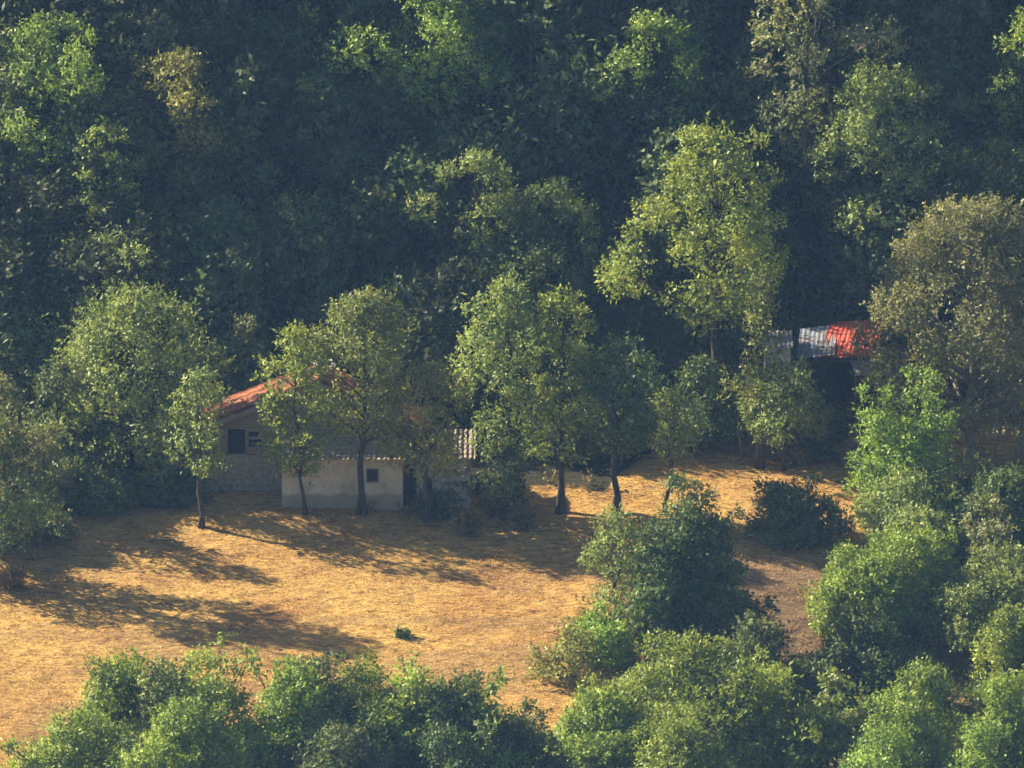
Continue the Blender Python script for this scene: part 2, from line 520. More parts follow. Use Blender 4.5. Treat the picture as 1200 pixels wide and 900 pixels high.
def trunk_mesh(r, H, hb, lobes, rad, lean=(0, 0), stems=1, wig=0.17, bare=0):
    mb = MB()
    top = hb + (H - hb) * 0.62
    for s in range(stems):
        bx, by = (0, 0) if stems == 1 else (r.uniform(-.35, .35) + (s - (stems - 1) / 2) * 0.7, r.uniform(-.3, .3))
        n = 7; pts = []; rr = []
        w = [r.uniform(-wig, wig) for _ in range(2 * n)]
        for i in range(n):
            t = i / (n - 1)
            pts.append((bx + lean[0] * (1 - t) ** 1.5 + w[i] * (0.3 + t) * (i > 0), by + lean[1] * (1 - t) + w[n + i] * (0.3 + t) * (i > 0), -0.25 + t * (top + 0.25)))
            rr.append(rad * (1.75 if i == 0 else 1.0) * (1 - 0.72 * t))
        mb.tube(pts, rr, 8)
        ls = [l for k, l in enumerate(lobes) if k % stems == s]
        for (c, lr) in ls:
            zt = min(top * 0.98, max(hb * 0.75, c[2] - r.uniform(0.5, 1.3) * lr - 0.25 * math.hypot(c[0], c[1])))
            zt = max(zt, 0.12)
            k = (zt + 0.25) / (top + 0.25) * (n - 1); i = min(n - 2, int(k)); f = k - i
            p0 = Vector(pts[i]).lerp(Vector(pts[i + 1]), f)
            r0 = (rr[i] * (1 - f) + rr[i + 1] * f) * 0.55
            p3 = Vector(c)
            p1 = p0.lerp(p3, 0.35) + Vector((0, 0, 0.12 * lr)) + Vector((r.uniform(-.1, .1), r.uniform(-.1, .1), 0))
            p2 = p0.lerp(p3, 0.7) + Vector((0, 0, 0.10 * lr))
            mb.tube([p0, p1, p2, p3], [r0, r0 * 0.75, r0 * 0.5, r0 * 0.22], 5)
            for _ in range(2 + bare):
                d = Vector(tuple(rdirs(r, 1)[0])); d.z = abs(d.z) * 0.7 + 0.15
                e = p3 + d * lr * r.uniform(0.7, 0.98 if not bare else 1.12)
                mb.tube([p2, p2.lerp(e, 0.5) + Vector((0, 0, 0.06)), e], [r0 * 0.4, r0 * 0.26, 0.008], 4)
    return mb


class Spec: pass


def tree_at(name, label, cat, x, y, H, W, mat, seed, shape='oval', hb=0.3, nl=14, lobe=0.42, leaf=0.165, dens=0.85, rad=None, lean=(0, 0), stems=1,
            depth=1.0, droop=0.0, bark='bark', bare=0, group=None, rot=0.0, ragged=0.35, z=None, crown_shift=(0, 0), gap=.40):
    r = np.random.RandomState(seed)
    hb_ = hb * H
    lobes = crown_lobes(r, H, W, hb_, shape, nl, lobe, depth, ragged)
    if crown_shift != (0, 0):
        lobes = [(c + np.array([crown_shift[0], crown_shift[1], 0]) * min(1, max(0, (c[2]) / H)), q) for c, q in lobes]
    cz = hb_ + (H - hb_) * 0.4
    V, T = sprigs(r, lobes, np.array([0, 0, cz]), leaf, dens, droop=droop, gap=gap)
    V[:, 2] = np.maximum(V[:, 2], 0.03)
    root = empty(name, (x, y, gz(x, y) - 0.03 if z is None else z), label, cat, group)
    root.rotation_euler.z = rot
    tm = trunk_mesh(r, H, hb_, lobes, rad or (0.03 + 0.016 * H), lean, stems, bare=bare)
    tm.build('trunk' if cat == 'tree' else 'stems', M[bark], root, smooth=True)
    me = mesh_np('crown', V, np.arange(len(V)).reshape(-1, 4), T)
    link('crown' if cat == 'tree' else 'foliage', me, M[mat], root)
    return root


def tree_px(name, label, cat, px, py_top, y, W_px, mat, seed, **kw):
    """stand a tree at depth y under photo column px, tall enough for its top to reach photo row py_top"""
    q = P(px, py_top, y)
    g = gz(q[0], y)
    H = max(0.5, q[2] - g + 0.03)
    W_px *= 1.06
    if cat == 'shrub':
        W_px *= 1.26; kw.setdefault('ragged', .3); kw.setdefault('gap', .46 if kw.get('dens', 1) > .7 else .4); kw['dens'] = kw.get('dens', .85) * 1.75
        if y < -26: W_px *= 1.12
        if 'nl' in kw and kw.get('dens', 1) > 0.7 and W_px > 80:
            kw['nl'] = int(kw['nl'] * 1.5); kw['lobe'] = kw.get('lobe', .4) * 0.84
    elif y > 11:
        W_px *= 1.28
    return tree_at(name, label, cat, q[0], y, H, W_px / 30.0, mat, seed, **kw)


def copy_tree(o, loc, rz, sc):
    c = o.copy(); col.objects.link(c)
    c.location = loc; c.rotation_euler = (0, 0, rz); c.scale = sc
    for ch in o.children:
        d = ch.copy(); col.objects.link(d); d.parent = c
        for g in ch.children:
            e = g.copy(); col.objects.link(e); e.parent = d
    return c


# ------------------------------------------------------------------ the terrain
def axis(segs):
    out = []
    for a, b, st in segs:
        n = max(1, int(round((b - a) / st)))
        out += list(np.linspace(a, b, n, endpoint=False))
    out.append(segs[-1][1])
    return np.array(out)


xs = axis([(-420, -170, 15), (-170, -26, 2.0), (-26, 26, 0.2), (26, 120, 2.0), (120, 420, 15)])
ys = axis([(-420, -60, 6.0), (-60, -36, 1.0), (-36, 14, 0.2), (14, 40, 0.5), (40, 80, 1.0), (80, 420, 12)])
X, Y = np.meshgrid(xs, ys)
Z = ground(X, Y)
nx, ny = len(xs), len(ys)
ii = np.arange(nx * ny).reshape(ny, nx)
F = np.stack([ii[:-1, :-1], ii[:-1, 1:], ii[1:, 1:], ii[1:, :-1]], -1).reshape(-1, 4)
me = mesh_np('ground', np.stack([X, Y, Z], -1).reshape(-1, 3), F, smooth=True)
a = me.attributes.new('straw', 'FLOAT', 'POINT')
a.data.foreach_set('value', straw_mask(X, Y).astype(np.float32).ravel())
dirt = 0.85 * sstep(2.5, 5.5, X) * sstep(-3, -7, Y) + 0.35 * sstep(0.55, 0.8, vnoise(X * 0.3, Y * 0.6, 12)) * sstep(-3, -8, Y)
a = me.attributes.new('dirt', 'FLOAT', 'POINT')
a.data.foreach_set('value', np.clip(dirt, 0, 1).astype(np.float32).ravel())
tag(link('ground', me, M['ground']), kind='structure')

# cut straw and stubble over the field: nobody could count it
r = np.random.RandomState(11)
n = 130000
sx = r.uniform(-24, 16, n); sy = r.uniform(-31, 9, n)
keep = (straw_mask(sx, sy) > 0.5) & (vnoise(sx * 1.1, sy * 2.2, 21) + 0.35 * r.rand(n) > 0.50)
sx = sx[keep]; sy = sy[keep]; n = len(sx)
pos = np.stack([sx, sy, ground(sx, sy) - 0.01], 1)
ax = rdirs(r, n); ax[:, 2] = np.abs(ax[:, 2]) * 0.5 + 0.22
ax[:, 0] *= 1.5
V = leaf_quads(r, pos, ax, rdirs(r, n), r.uniform(0.05, 0.17, n), r.uniform(0.015, 0.045, n))
tn = np.clip(r.normal(0.5, 0.25, n) + 0.3 * (vnoise(sx * 0.4, sy * 0.4, 30) - 0.5), 0, 1)
tag(link('dry_grass', mesh_np('dry_grass', V, np.arange(len(V)).reshape(-1, 4), tn), M['straw']), 'dry straw and stubble lying over the golden field', 'grass', kind='stuff')


def scatter(name, label, mat, n, x0, x1, y0, y1, cond, leaf, hgt, seed, k=9):
    r = np.random.RandomState(seed)
    x = r.uniform(x0, x1, n); y = r.uniform(y0, y1, n)
    kp = cond(x, y, r)
    x = x[kp]; y = y[kp]; n = len(x)
    h = hgt * r.uniform(0.3, 1.0, n) * (0.5 + vnoise(x * 0.4, y * 0.4, seed))
    idx = np.repeat(np.arange(n), k)
    t = np.tile(np.linspace(0, 1, k), n)
    px_ = x[idx] + r.normal(0, 0.16 + 0.12 * t, n * k) * hgt * 1.3
    py_ = y[idx] + r.normal(0, 0.16 + 0.12 * t, n * k) * hgt * 1.3
    pos = np.stack([px_, py_, ground(px_, py_) + h[idx] * t * 0.85], 1)
    ax = rdirs(r, n * k); ax[:, 2] = np.abs(ax[:, 2]) + 0.3
    nr = rdirs(r, n * k) * 0.8 + np.array([[0, 0, 0.5]])
    V = leaf_quads(r, pos, ax, nr, leaf * r.uniform(0.6, 1.3, n * k), leaf * r.uniform(0.3, 0.6, n * k))
    T = np.clip(0.45 + r.normal(0, 0.16, n)[idx] + r.normal(0, 0.15, n * k), 0, 1)
    return tag(link(name, mesh_np(name, V, np.arange(len(V)).reshape(-1, 4), T), M[mat]), label, 'undergrowth', kind='stuff')


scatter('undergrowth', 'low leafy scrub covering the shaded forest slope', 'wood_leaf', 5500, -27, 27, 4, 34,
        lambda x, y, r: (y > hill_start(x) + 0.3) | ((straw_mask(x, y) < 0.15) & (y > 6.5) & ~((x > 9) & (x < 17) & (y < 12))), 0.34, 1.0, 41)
scatter('bank_scrub', 'low leafy scrub on the bank and in the gully below the field', 'deep', 5200, -24, 27, -40, -4,
        lambda x, y, r: (y < front_edge(x) - 0.8) | ((x > 12.5) & (y < -3.5)) | ((x > 9) & (y < -14)) | ((x > 5.5) & (y < -16)), 0.26, 0.8, 42)
scatter('dry_weeds', 'dry yellowed weeds standing along the edges of the field', 'dry_weed', 2600, -24, 15, -31, 9,
        lambda x, y, r: (np.abs(straw_mask(x, y) - 0.5) < 0.46) | ((np.abs(y + 0.55) < 0.35) & (x > -9.4) & (x < -1.5)) | ((x > 1.6) & (x < 4.5) & (y < -8) & (r.rand(len(x)) < 0.25)), 0.20, 0.45, 43)

# ------------------------------------------------------------------ forest on the slope
FL = 'dark unlit tree crowded into the shaded forest slope behind the house'
FG = 'shaded trees of the forest slope'
protos = []
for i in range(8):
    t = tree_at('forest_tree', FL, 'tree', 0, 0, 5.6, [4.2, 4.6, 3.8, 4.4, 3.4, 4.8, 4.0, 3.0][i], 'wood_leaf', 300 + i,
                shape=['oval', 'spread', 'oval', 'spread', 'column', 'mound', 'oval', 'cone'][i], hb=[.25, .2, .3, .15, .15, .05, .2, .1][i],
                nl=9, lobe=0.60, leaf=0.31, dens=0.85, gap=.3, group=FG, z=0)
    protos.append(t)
r = np.random.RandomState(77)
cnt = 0
for row, y0 in enumerate(np.arange(1.2, 26.0, 2.5)):
    for x0 in np.arange(-26, 26.1, 2.9):
        x = x0 + (row % 2) * 1.4 + r.uniform(-0.8, 0.8)
        hs = float(hill_start(np.array([x]))[0])
        y = hs - 1.5 + y0 + r.uniform(-0.7, 0.7)
        if y > 29: continue
        if y < 7.6 and -14 < x < -0.5: continue              # the house stands here
        if 8.5 < x < 17.5 and y < 13.0: continue              # the shed stands here
        k = r.randint(8)
        s = r.uniform(0.72, 1.02)
        if y0 < 2: s *= 0.8
        if y > 20.5: s *= r.uniform(1.0, 1.35)
        if y < 11 and -1.5 < x < 9: continue
        if y < 12.6 and 3.5 < x < 9: continue
        if 1.5 < x < 10 and abs(y - (9.5 - 0.445 * (x - 13))) < 2.0: continue      # trees left out to let the sun reach the shed roof
        loc = (x, y, gz(x, y) - 0.05)
        sc = (s * r.uniform(.9, 1.12), s * r.uniform(.9, 1.12), s * r.uniform(.85, 1.1))
        if protos[k].location.length == 0:
            o = protos[k]; o.location = loc; o.scale = sc; o.rotation_euler.z = r.uniform(0, 6.28)
        else:
            copy_tree(protos[k], loc, r.uniform(0, 6.28), sc)
        cnt += 1

# sunlit trees of the slope, each told apart
S = lambda *a, **k: tree_px('broadleaf_tree', *a, **k)
S('bright green sunlit tree at the far upper left of the forest slope', 'tree', 52, 18, 16.5, 135, 'fresh', 1, shape='spread', hb=0.15, nl=18, lobe=0.34, leaf=0.173, ragged=.4)
S('yellowish sparse sunlit tree on the upper left slope, right of the brightest green one', 'tree', 210, 58, 16.0, 115, 'yellow', 2, shape='spread', hb=0.2, nl=15, lobe=0.34, dens=.8, ragged=.5)
S('small bright sunlit tree below the two big lit crowns on the upper left slope', 'tree', 128, 142, 13.0, 72, 'fresh', 3, shape='oval', hb=0.25, nl=9, lobe=0.42)
S('open pale-twigged tree cut by the top edge, between the bright green and yellowish trees', 'tree', 170, -25, 19.5, 130, 'grey', 4, shape='spread', hb=0.2, nl=13, lobe=0.34, dens=.6, bark='pale_bark', bare=1)
S('half lit olive tree above the large pale tree left of the house', 'tree', 122, 272, 9.0, 120, 'olive', 5, shape='spread', hb=0.15, nl=12, lobe=0.36, dens=.8)
S('wide sunlit tree cut by the top edge at the middle of the slope', 'tree', 505, -35, 20.0, 165, 'fresh', 6, shape='spread', hb=0.2, nl=15, lobe=0.34, ragged=.45)
S('small lit sprout-like tree near the top edge, left of the wide sunlit one', 'tree', 357, 8, 20.5, 40, 'fresh', 7, shape='column', hb=0.3, nl=6, lobe=0.5, dens=.7)
S('partly lit olive tree standing alone at the middle of the dark slope', 'tree', 560, 178, 12.5, 85, 'olive', 8, shape='oval', hb=0.2, nl=12, lobe=0.42)
S('dim tree with one lit branch, right of the lone olive tree on the slope', 'tree', 640, 212, 11.5, 105, 'deep', 9, shape='spread', hb=0.15, nl=13, lobe=0.38)
S('low bright tree near the top edge, right of the middle of the slope', 'tree', 772, 14, 19.0, 120, 'fresh', 10, shape='spread', hb=0.25, nl=12, lobe=0.3, ragged=.5)
S('tall greyish pale-stemmed tree cut by the top edge on the right slope', 'tree', 950, -40, 18.5, 150, 'grey', 12, shape='oval', hb=0.15, nl=16, lobe=0.34, dens=.7, bark='pale_bark', bare=2)
S('rounded sunlit green tree on the upper right slope, below the greyish one', 'tree', 1035, 76, 15.5, 160, 'olive', 13, shape='spread', hb=0.2, nl=18, lobe=0.34, ragged=.35)
S('bright green tree cut by the right edge high on the slope', 'tree', 1205, 12, 17.0, 90, 'fresh', 14, shape='oval', hb=0.15, nl=12, lobe=0.4)
S('dim olive tree cut by the right edge above the big dusty crown', 'tree', 1180, 165, 14.0, 110, 'deep', 15, shape='spread', hb=0.15, nl=12, lobe=0.4)

# ------------------------------------------------------------------ trees around the field
S('large light green tree rising above the shed, the tallest one lit from the left', 'tree', 838, 150, 7.6, 172, 'fresh', 21, shape='oval', hb=0.34, nl=26, lobe=0.36, leaf=0.179, ragged=.42, rad=.2, crown_shift=(0, 0), depth=.9)
S('slender pointed tree left of the red roof, in front of the large light tree', 'tree', 893, 320, 4.7, 84, 'olive', 22, shape='cone', hb=0.36, nl=14, lobe=0.42, dens=.9)
S('small rounded olive tree on a thin dark trunk standing on the golden terrace', 'tree', 920, 425, 4.4, 118, 'olive', 23, shape='spread', hb=0.30, nl=15, lobe=0.36, rad=.085, leaf=0.159)
S('twin-stemmed small tree behind the one on the golden terrace, in part shade', 'tree', 880, 452, 5.8, 62, 'deep', 24, shape='oval', hb=0.4, nl=9, lobe=0.42, bark='pale_bark', stems=2, rad=.09)
S('huge dusty olive tree at the right edge over the red roofed shed', 'tree', 1140, 234, 4.6, 245, 'grey', 25, dens=1.1, shape='spread', hb=0.18, nl=34, lobe=0.27, leaf=0.166, bark='pale_bark', bare=1, rad=.24, depth=.75)
S('dense round green tree under the huge dusty crown', 'tree', 1080, 432, -0.4, 138, 'vine', 26, shape='mound', hb=0.06, nl=20, lobe=0.36, depth=.8)
S('pale-branched half bare tree cut by the right edge below the dusty crown', 'tree', 1182, 425, 2.0, 90, 'grey', 27, shape='oval', hb=0.2, nl=11, lobe=0.36, dens=.55, bark='pale_bark', bare=3, stems=2)
S('curved thin-trunked tree at the right end of the row before the lit stripes', 'tree', 788, 455, -0.2, 78, 'olive', 28, shape='oval', hb=0.44, nl=12, lobe=0.4, rad=.10, lean=(-.25, 0), dens=.9)
S('dark crowned tree with a stout black trunk, left of the curved thin one', 'tree', 722, 395, -0.1, 96, 'deep', 29, dens=1.1, shape='oval', hb=0.36, nl=16, lobe=0.38, rad=.16)
S('tall bright crowned tree right of the house, right one of the pair', 'tree', 658, 345, 0.2, 118, 'fresh', 30, dens=1.1, shape='oval', hb=0.22, nl=19, lobe=0.36, rad=.17, depth=.9)
S('tall bright crowned tree right of the house, left and broader one of the pair', 'tree', 594, 330, 0.3, 118, 'olive', 31, dens=1.1, shape='oval', hb=0.22, nl=20, lobe=0.38, rad=.14, lean=(.5, 0), depth=.9)
S('light leafed tree with an orange lit trunk before the low white wall', 'tree', 500, 425, -1.3, 94, 'yellow', 32, shape='oval', hb=0.30, nl=15, lobe=0.4, rad=.12, dens=1.1)
S('broad dark topped tree whose trunk stands against the white house wall', 'tree', 424, 342, -0.8, 126, 'olive', 33, shape='oval', hb=0.34, nl=20, dens=1.05, lobe=0.38, rad=.16, depth=.8, ragged=.3)
S('slim bright tree with leafy sprouts down its trunk before the house corner', 'tree', 348, 385, -1.2, 80, 'fresh', 34, shape='column', hb=0.20, nl=19, dens=1.15, lobe=0.44, rad=.09, lean=(.3, 0))
S('small dusty tree rising behind the left slope of the tiled roof', 'tree', 286, 375, 8.2, 62, 'grey', 35, shape='column', hb=0.3, nl=9, lobe=0.5, dens=.9)
S('thin drooping tree on a dark trunk in front of the plank wall', 'tree', 234, 432, -2.3, 78, 'olive', 36, shape='column', hb=0.32, nl=13, lobe=0.42, rad=.11, droop=.6)
S('large pale olive tree left of the house', 'tree', 160, 340, 2.2, 205, 'olive', 37, shape='spread', hb=0.10, nl=34, lobe=0.28, leaf=0.173, rad=.2, depth=.8, ragged=.3)
S('dark green tree filling the gap left of the large pale olive tree', 'tree', 62, 425, 1.6, 125, 'deep', 38, shape='mound', hb=0.08, nl=18, lobe=0.36)
S('dusty tree cut by the left edge beside the field', 'tree', 2, 440, -2.6, 130, 'grey', 39, shape='mound', hb=0.08, nl=20, lobe=0.34, depth=.9)
S('dark tree out at the left edge nearest the field shadow', 'tree', -55, 400, -7.6, 170, 'deep', 40, shape='spread', hb=0.12, nl=20, lobe=0.36, dens=1.0)

# shrubs
B = lambda *a, **k: tree_px('shrub', *a, **k)
mk = dict(shape='mound', hb=0.02, lobe=0.40)
B('dark low shrub between the large pale tree and the stone wall', 'shrub', 105, 535, 0.4, 150, 'deep', 51, nl=16, depth=.5, **mk)
B('dark low shrub against the left end of the stone wall', 'shrub', 188, 545, 0.9, 80, 'deep', 52, nl=10, depth=.6, **mk)
B('dark rounded shrub at the left edge of the field by the leaning branch', 'shrub', 12, 592, -4.4, 95, 'deep', 53, nl=12, **mk)
B('blackish upright shrub at the right end of the low white wall', 'shrub', 588, 520, -0.5, 52, 'deep', 54, shape='oval', hb=0.02, nl=13, lobe=.42)
B('thin grey green shrub in front of the low white wall', 'shrub', 520, 583, -0.6, 40, 'deep', 55, nl=6, dens=.5, **mk)
B('yellow green leafy shrub beside the thin trunk on the golden terrace', 'shrub', 942, 487, 5.6, 34, 'yellow', 56, nl=6, shape='oval', hb=.05, lobe=.5)
B('dark shrub between the golden terrace and the shed', 'shrub', 975, 488, 5.7, 66, 'deep', 57, nl=9, **mk)
B('leafy green bush hiding the foot of the tallest light tree', 'shrub', 822, 420, 6.4, 56, 'deep', 105, nl=12, shape='oval', hb=.03, lobe=.4)
B('dark shrub left of the golden terrace behind the row of trunks', 'shrub', 830, 505, 7.6, 90, 'deep', 58, nl=10, **mk)
B('shaded shrub behind the trunks, left of the lit stripes', 'shrub', 690, 500, 6.6, 110, 'deep', 59, nl=12, **mk)
B('dark round shrub on the dirt slope below the golden terrace', 'shrub', 932, 566, -3.6, 78, 'deep', 60, nl=13, **mk)
B('olive sprawling shrub right of the dark round one below the terrace', 'shrub', 1066, 552, -3.0, 150, 'olive', 61, nl=18, dens=.85, ragged=.4, **mk)
B('dark shrub at the right edge below the half bare tree', 'shrub', 1180, 552, -3.4, 130, 'deep', 62, nl=14, **mk)
B('pale spiky shrub with upright tips at the right, above the bright mounds', 'shrub', 1152, 588, -5.2, 75, 'grey', 63, nl=9, dens=.6, bare=2, **mk)
S('dark green glossy tree standing at the right side of the field', 'tree', 812, 560, -13.0, 145, 'deep', 64, shape='mound', hb=0.05, nl=30, lobe=0.34, leaf=0.159, depth=.9, dens=1.4, gap=.6)
S('lighter feathery small tree leaning on the dark glossy one', 'tree', 722, 598, -12.6, 85, 'olive', 65, shape='oval', hb=0.18, nl=13, lobe=0.38, leaf=0.146, dens=.8)
B('low green shrub at the foot of the feathery tree', 'shrub', 712, 715, -15.6, 72, 'vine', 66, nl=12, leaf=0.146, **mk)
B('thin yellow green weed bush at the field edge below the feathery tree', 'shrub', 672, 745, -17.5, 62, 'yellow', 67, nl=7, dens=.45, **mk)
B('bright leafy mound, the largest at the bottom between field and gully', 'shrub', 800, 740, -21.5, 190, 'vine', 68, nl=26, leaf=0.146, shape='mound', hb=.02, lobe=.32)
B('bright leafy mound right of the largest one, on the gully edge', 'shrub', 885, 758, -22.0, 110, 'vine', 69, nl=14, leaf=0.146, **mk)
B('green mound touching the field at the bottom middle', 'shrub', 705, 812, -24.0, 135, 'vine', 70, nl=16, leaf=0.146, **mk)
B('mound cut by the bottom edge under the largest bright one', 'shrub', 800, 845, -28.0, 190, 'vine', 71, nl=18, leaf=0.146, **mk)
B('small pale green bush in the dark gully', 'shrub', 985, 803, -24.0, 62, 'olive', 72, nl=9, leaf=.2, **mk)
B('narrow bush at the left rim of the dark gully', 'shrub', 928, 790, -24.5, 55, 'vine', 73, nl=8, leaf=.2, **mk)
B('big bright vine mound on the right above the dark gully', 'shrub', 1052, 622, -10.0, 145, 'vine', 74, nl=24, leaf=0.146, shape='mound', hb=.02, lobe=.34)
B('yellow green leafy mound at the left foot of the big vine mound', 'shrub', 996, 662, -10.8, 66, 'vine', 75, nl=11, leaf=0.146, **mk)
B('light green vine mound cut by the right edge beside the big one', 'shrub', 1165, 638, -10.5, 120, 'olive', 76, nl=16, leaf=0.146, **mk)
B('bright mound cut by the right edge half way down the gully side', 'shrub', 1180, 712, -17.0, 130, 'vine', 77, nl=16, leaf=0.146, **mk)
B('broad mound at the lower right, left of the corner one', 'shrub', 1085, 776, -24.0, 135, 'vine', 78, nl=18, leaf=0.146, **mk)
B('bright mound in the lower right corner', 'shrub', 1175, 790, -25.5, 110, 'vine', 79, nl=15, leaf=0.146, **mk)
B('mound cut by the bottom edge at the right of the gully', 'shrub', 1040, 845, -29.0, 120, 'vine', 80, nl=14, leaf=0.146, **mk)
B('second mound cut by the bottom edge in the lower right corner', 'shrub', 1150, 842, -30.0, 130, 'vine', 81, nl=14, leaf=0.146, **mk)
B('dark shrub filling the foot of the glossy tree on the gully side', 'shrub', 836, 668, -14.2, 95, 'deep', 104, nl=13, **mk)
B('dark shrub deep in the gully under the vine mounds', 'shrub', 1010, 712, -16.0, 130, 'deep', 82, nl=14, **mk)
B('dark shrub on the gully side below the glossy tree', 'shrub', 885, 728, -18.5, 90, 'deep', 83, nl=13, **mk)
# thicket along the bottom left
B('leafy bush at the left end of the bottom thicket', 'shrub', 140, 766, -30.5, 140, 'vine', 90, nl=17, leaf=0.146, **mk)
B('second bush of the bottom thicket with a tall pale sprig', 'shrub', 245, 764, -30.0, 150, 'vine', 91, nl=20, leaf=0.146, **mk)
B('dark hollowed bush in the middle of the bottom thicket', 'shrub', 372, 772, -30.2, 130, 'deep', 92, nl=16, leaf=0.146, **mk)
B('green bush with a twin top, right of the thicket middle', 'shrub', 425, 776, -30.0, 140, 'vine', 93, nl=20, leaf=0.146, **mk)
B('rounded shadowed bush at the right end of the bottom thicket', 'shrub', 528, 792, -30.3, 140, 'deep', 94, nl=19, leaf=0.146, **mk)
B('pale topped bush between the left end and the sprig bush of the bottom thicket', 'shrub', 190, 774, -31.5, 120, 'olive', 100, nl=16, leaf=.172, **mk)
B('low bright bush bridging the dark hollow of the bottom thicket', 'shrub', 340, 776, -31.0, 150, 'vine', 101, nl=16, leaf=.172, **mk)
B('bright leafy bush between the twin topped and the shadowed one in the bottom thicket', 'shrub', 480, 778, -31.0, 130, 'vine', 102, nl=17, leaf=.172, **mk)
B('bush cut by the bottom edge under the shadowed right end of the thicket', 'shrub', 530, 850, -33.5, 130, 'deep', 103, nl=15, leaf=.172, **mk)
B('bush cut by the bottom edge at the lower left', 'shrub', 90, 830, -34.0, 150, 'vine', 95, nl=16, leaf=0.146, **mk)
B('bush cut by the bottom edge under the tall pale sprig', 'shrub', 220, 820, -34.5, 160, 'vine', 96, nl=18, leaf=0.146, **mk)
B('bush cut by the bottom edge under the twin topped one', 'shrub', 400, 845, -34.0, 170, 'deep', 97, nl=18, leaf=0.146, **mk)
B('low dark bush closing the bottom between thicket and green mound', 'shrub', 606, 836, -29.2, 130, 'deep', 98, nl=14, leaf=0.146, **mk)
tree_px('young_conifer', 'small pointed young tree before the shadowed bush at the bottom', 'tree', 575, 846, -33.5, 42, 'olive', 99, shape='cone', hb=.05, nl=10, lobe=.4, leaf=.18, dens=.9)

# ------------------------------------------------------------------ the old house
hx = P(400, 597, 0)[0]
HB = Vector((hx, 1.9, gz(hx, 1.9) - 0.05))
house = empty('old_house', HB, 'old white walled house with planked gable and orange tiled roof behind the trees', 'house')
L = lambda px, py, y: Vector(P(px, py, y)) - HB       # a point of the house in its own frame
FY = 1.9 - HB.y                                        # front plane of the main block
AY = -0.1 - HB.y                                       # front plane of the annex
xl, xr = L(218, 500, 1.9).x, L(492, 500, 1.9).x
xp, zp = L(374, 447, 1.9).x, L(374, 447, 1.9).z
zl = L(252, 495, 1.9).z - 0.25
zr = zl + 0.1
zs = L(250, 533, 1.9).z
xa = L(330, 530, -0.1).x
# stone ground floor
mb = MB()
for row in range(int((zs + 0.6) / 0.22)):
    z0 = -0.6 + row * 0.22
    x = xl + (row % 2) * 0.15
    mb.box(xl, x + 0.02, FY - 0.02, FY + 0.4, z0, z0 + 0.205, 0.008)
    while x < xa - 0.02:
        w = random.uniform(0.25, 0.5)
        mb.box(x + 0.02, min(x + w, xa), FY - random.uniform(0.0, 0.05), FY + 0.4, z0, z0 + 0.205, 0.012)
        x += w
mb.box(xl + 0.03, xa, FY + 0.03, FY + 0.38, -0.6, zs - 0.03)
mb.build('stone_wall', M['stone'], house)
# other walls of the main block
mb = MB()
mb.box(xl + .02, xl + 0.35, FY + 0.42, FY + 2.4, -0.6, zl)
mb.box(xr - 0.35, xr, FY + 0.42, FY + 2.4, -0.6, zr)
mb.prism([(xl, -0.6), (xr, -0.6), (xr, zr), (xp, zp), (xl, zl)], FY + 2.42, FY + 2.7)
mb.box(xa + .01, xr, FY + 0.05, FY + 0.4, -0.6, zs)
mb.build('rear_walls', M['stone'], house)
# planked gable with a dark loft opening and a broken patch
def gable(z):
    """x range of the gable at height z"""
    a = xl if z <= zl else xl + (xp - xl) * (z - zl) / (zp - zl)
    b = xr if z <= zr else xr - (xr - xp) * (z - zr) / (zp - zr)
    return a, b
op = (L(262, 0, 1.9).x, L(283, 0, 1.9).x, L(0, 532, 1.9).z, L(0, 503, 1.9).z)
br = (L(287, 0, 1.9).x, L(302, 0, 1.9).x, L(0, 528, 1.9).z, L(0, 507, 1.9).z)
mb = MB()
z = zs + 0.01; k = 0
while z < zp - 0.12:
    h = random.uniform(0.13, 0.17)
    a, b = gable(z + h)
    cuts = []
    if op[2] < z + h * .5 < op[3]: cuts.append((op[0], op[1]))
    if br[2] < z + h * .5 < br[3] and k % 3 != 1: cuts.append((br[0], br[1] + random.uniform(-.1, .15)))
    x = a
    for c0, c1 in cuts + [(b, b)]:
        if c0 - x > 0.05: mb.box(x, c0, FY + 0.08 + random.uniform(-.018, .018), FY + 0.13, z, z + h - 0.014, 0.006)
        x = c1
    z += h; k += 1
mb.build('plank_gable', M['plank'], house)
mb = MB()
mb.box(op[0] - .07, op[0], FY + 0.03, FY + .14, op[2] - .05, op[3] + .07); mb.box(op[1], op[1] + .07, FY + .03, FY + .14, op[2] - .05, op[3] + .07)
mb.box(op[0], op[1], FY + .03, FY + .14, op[3], op[3] + .07); mb.box(op[0], op[1], FY + .03, FY + .14, op[2] - .05, op[2])
o = mb.build('loft_opening', M['plank'], house)
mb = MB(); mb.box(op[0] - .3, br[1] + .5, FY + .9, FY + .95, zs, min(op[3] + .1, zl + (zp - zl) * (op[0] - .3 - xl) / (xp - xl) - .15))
mb.build('loft_dark_sheet', M['dark'], house)  # near-black sheet painted in for the darkness inside the loft
mb = MB(); q = L(300, 529, 1.9); mb.box(q.x, xa - 0.02, FY - 0.10, FY - 0.052, q.z - 0.2, q.z, .01)
mb.build('lintel_board', M['pale_wood'], house)
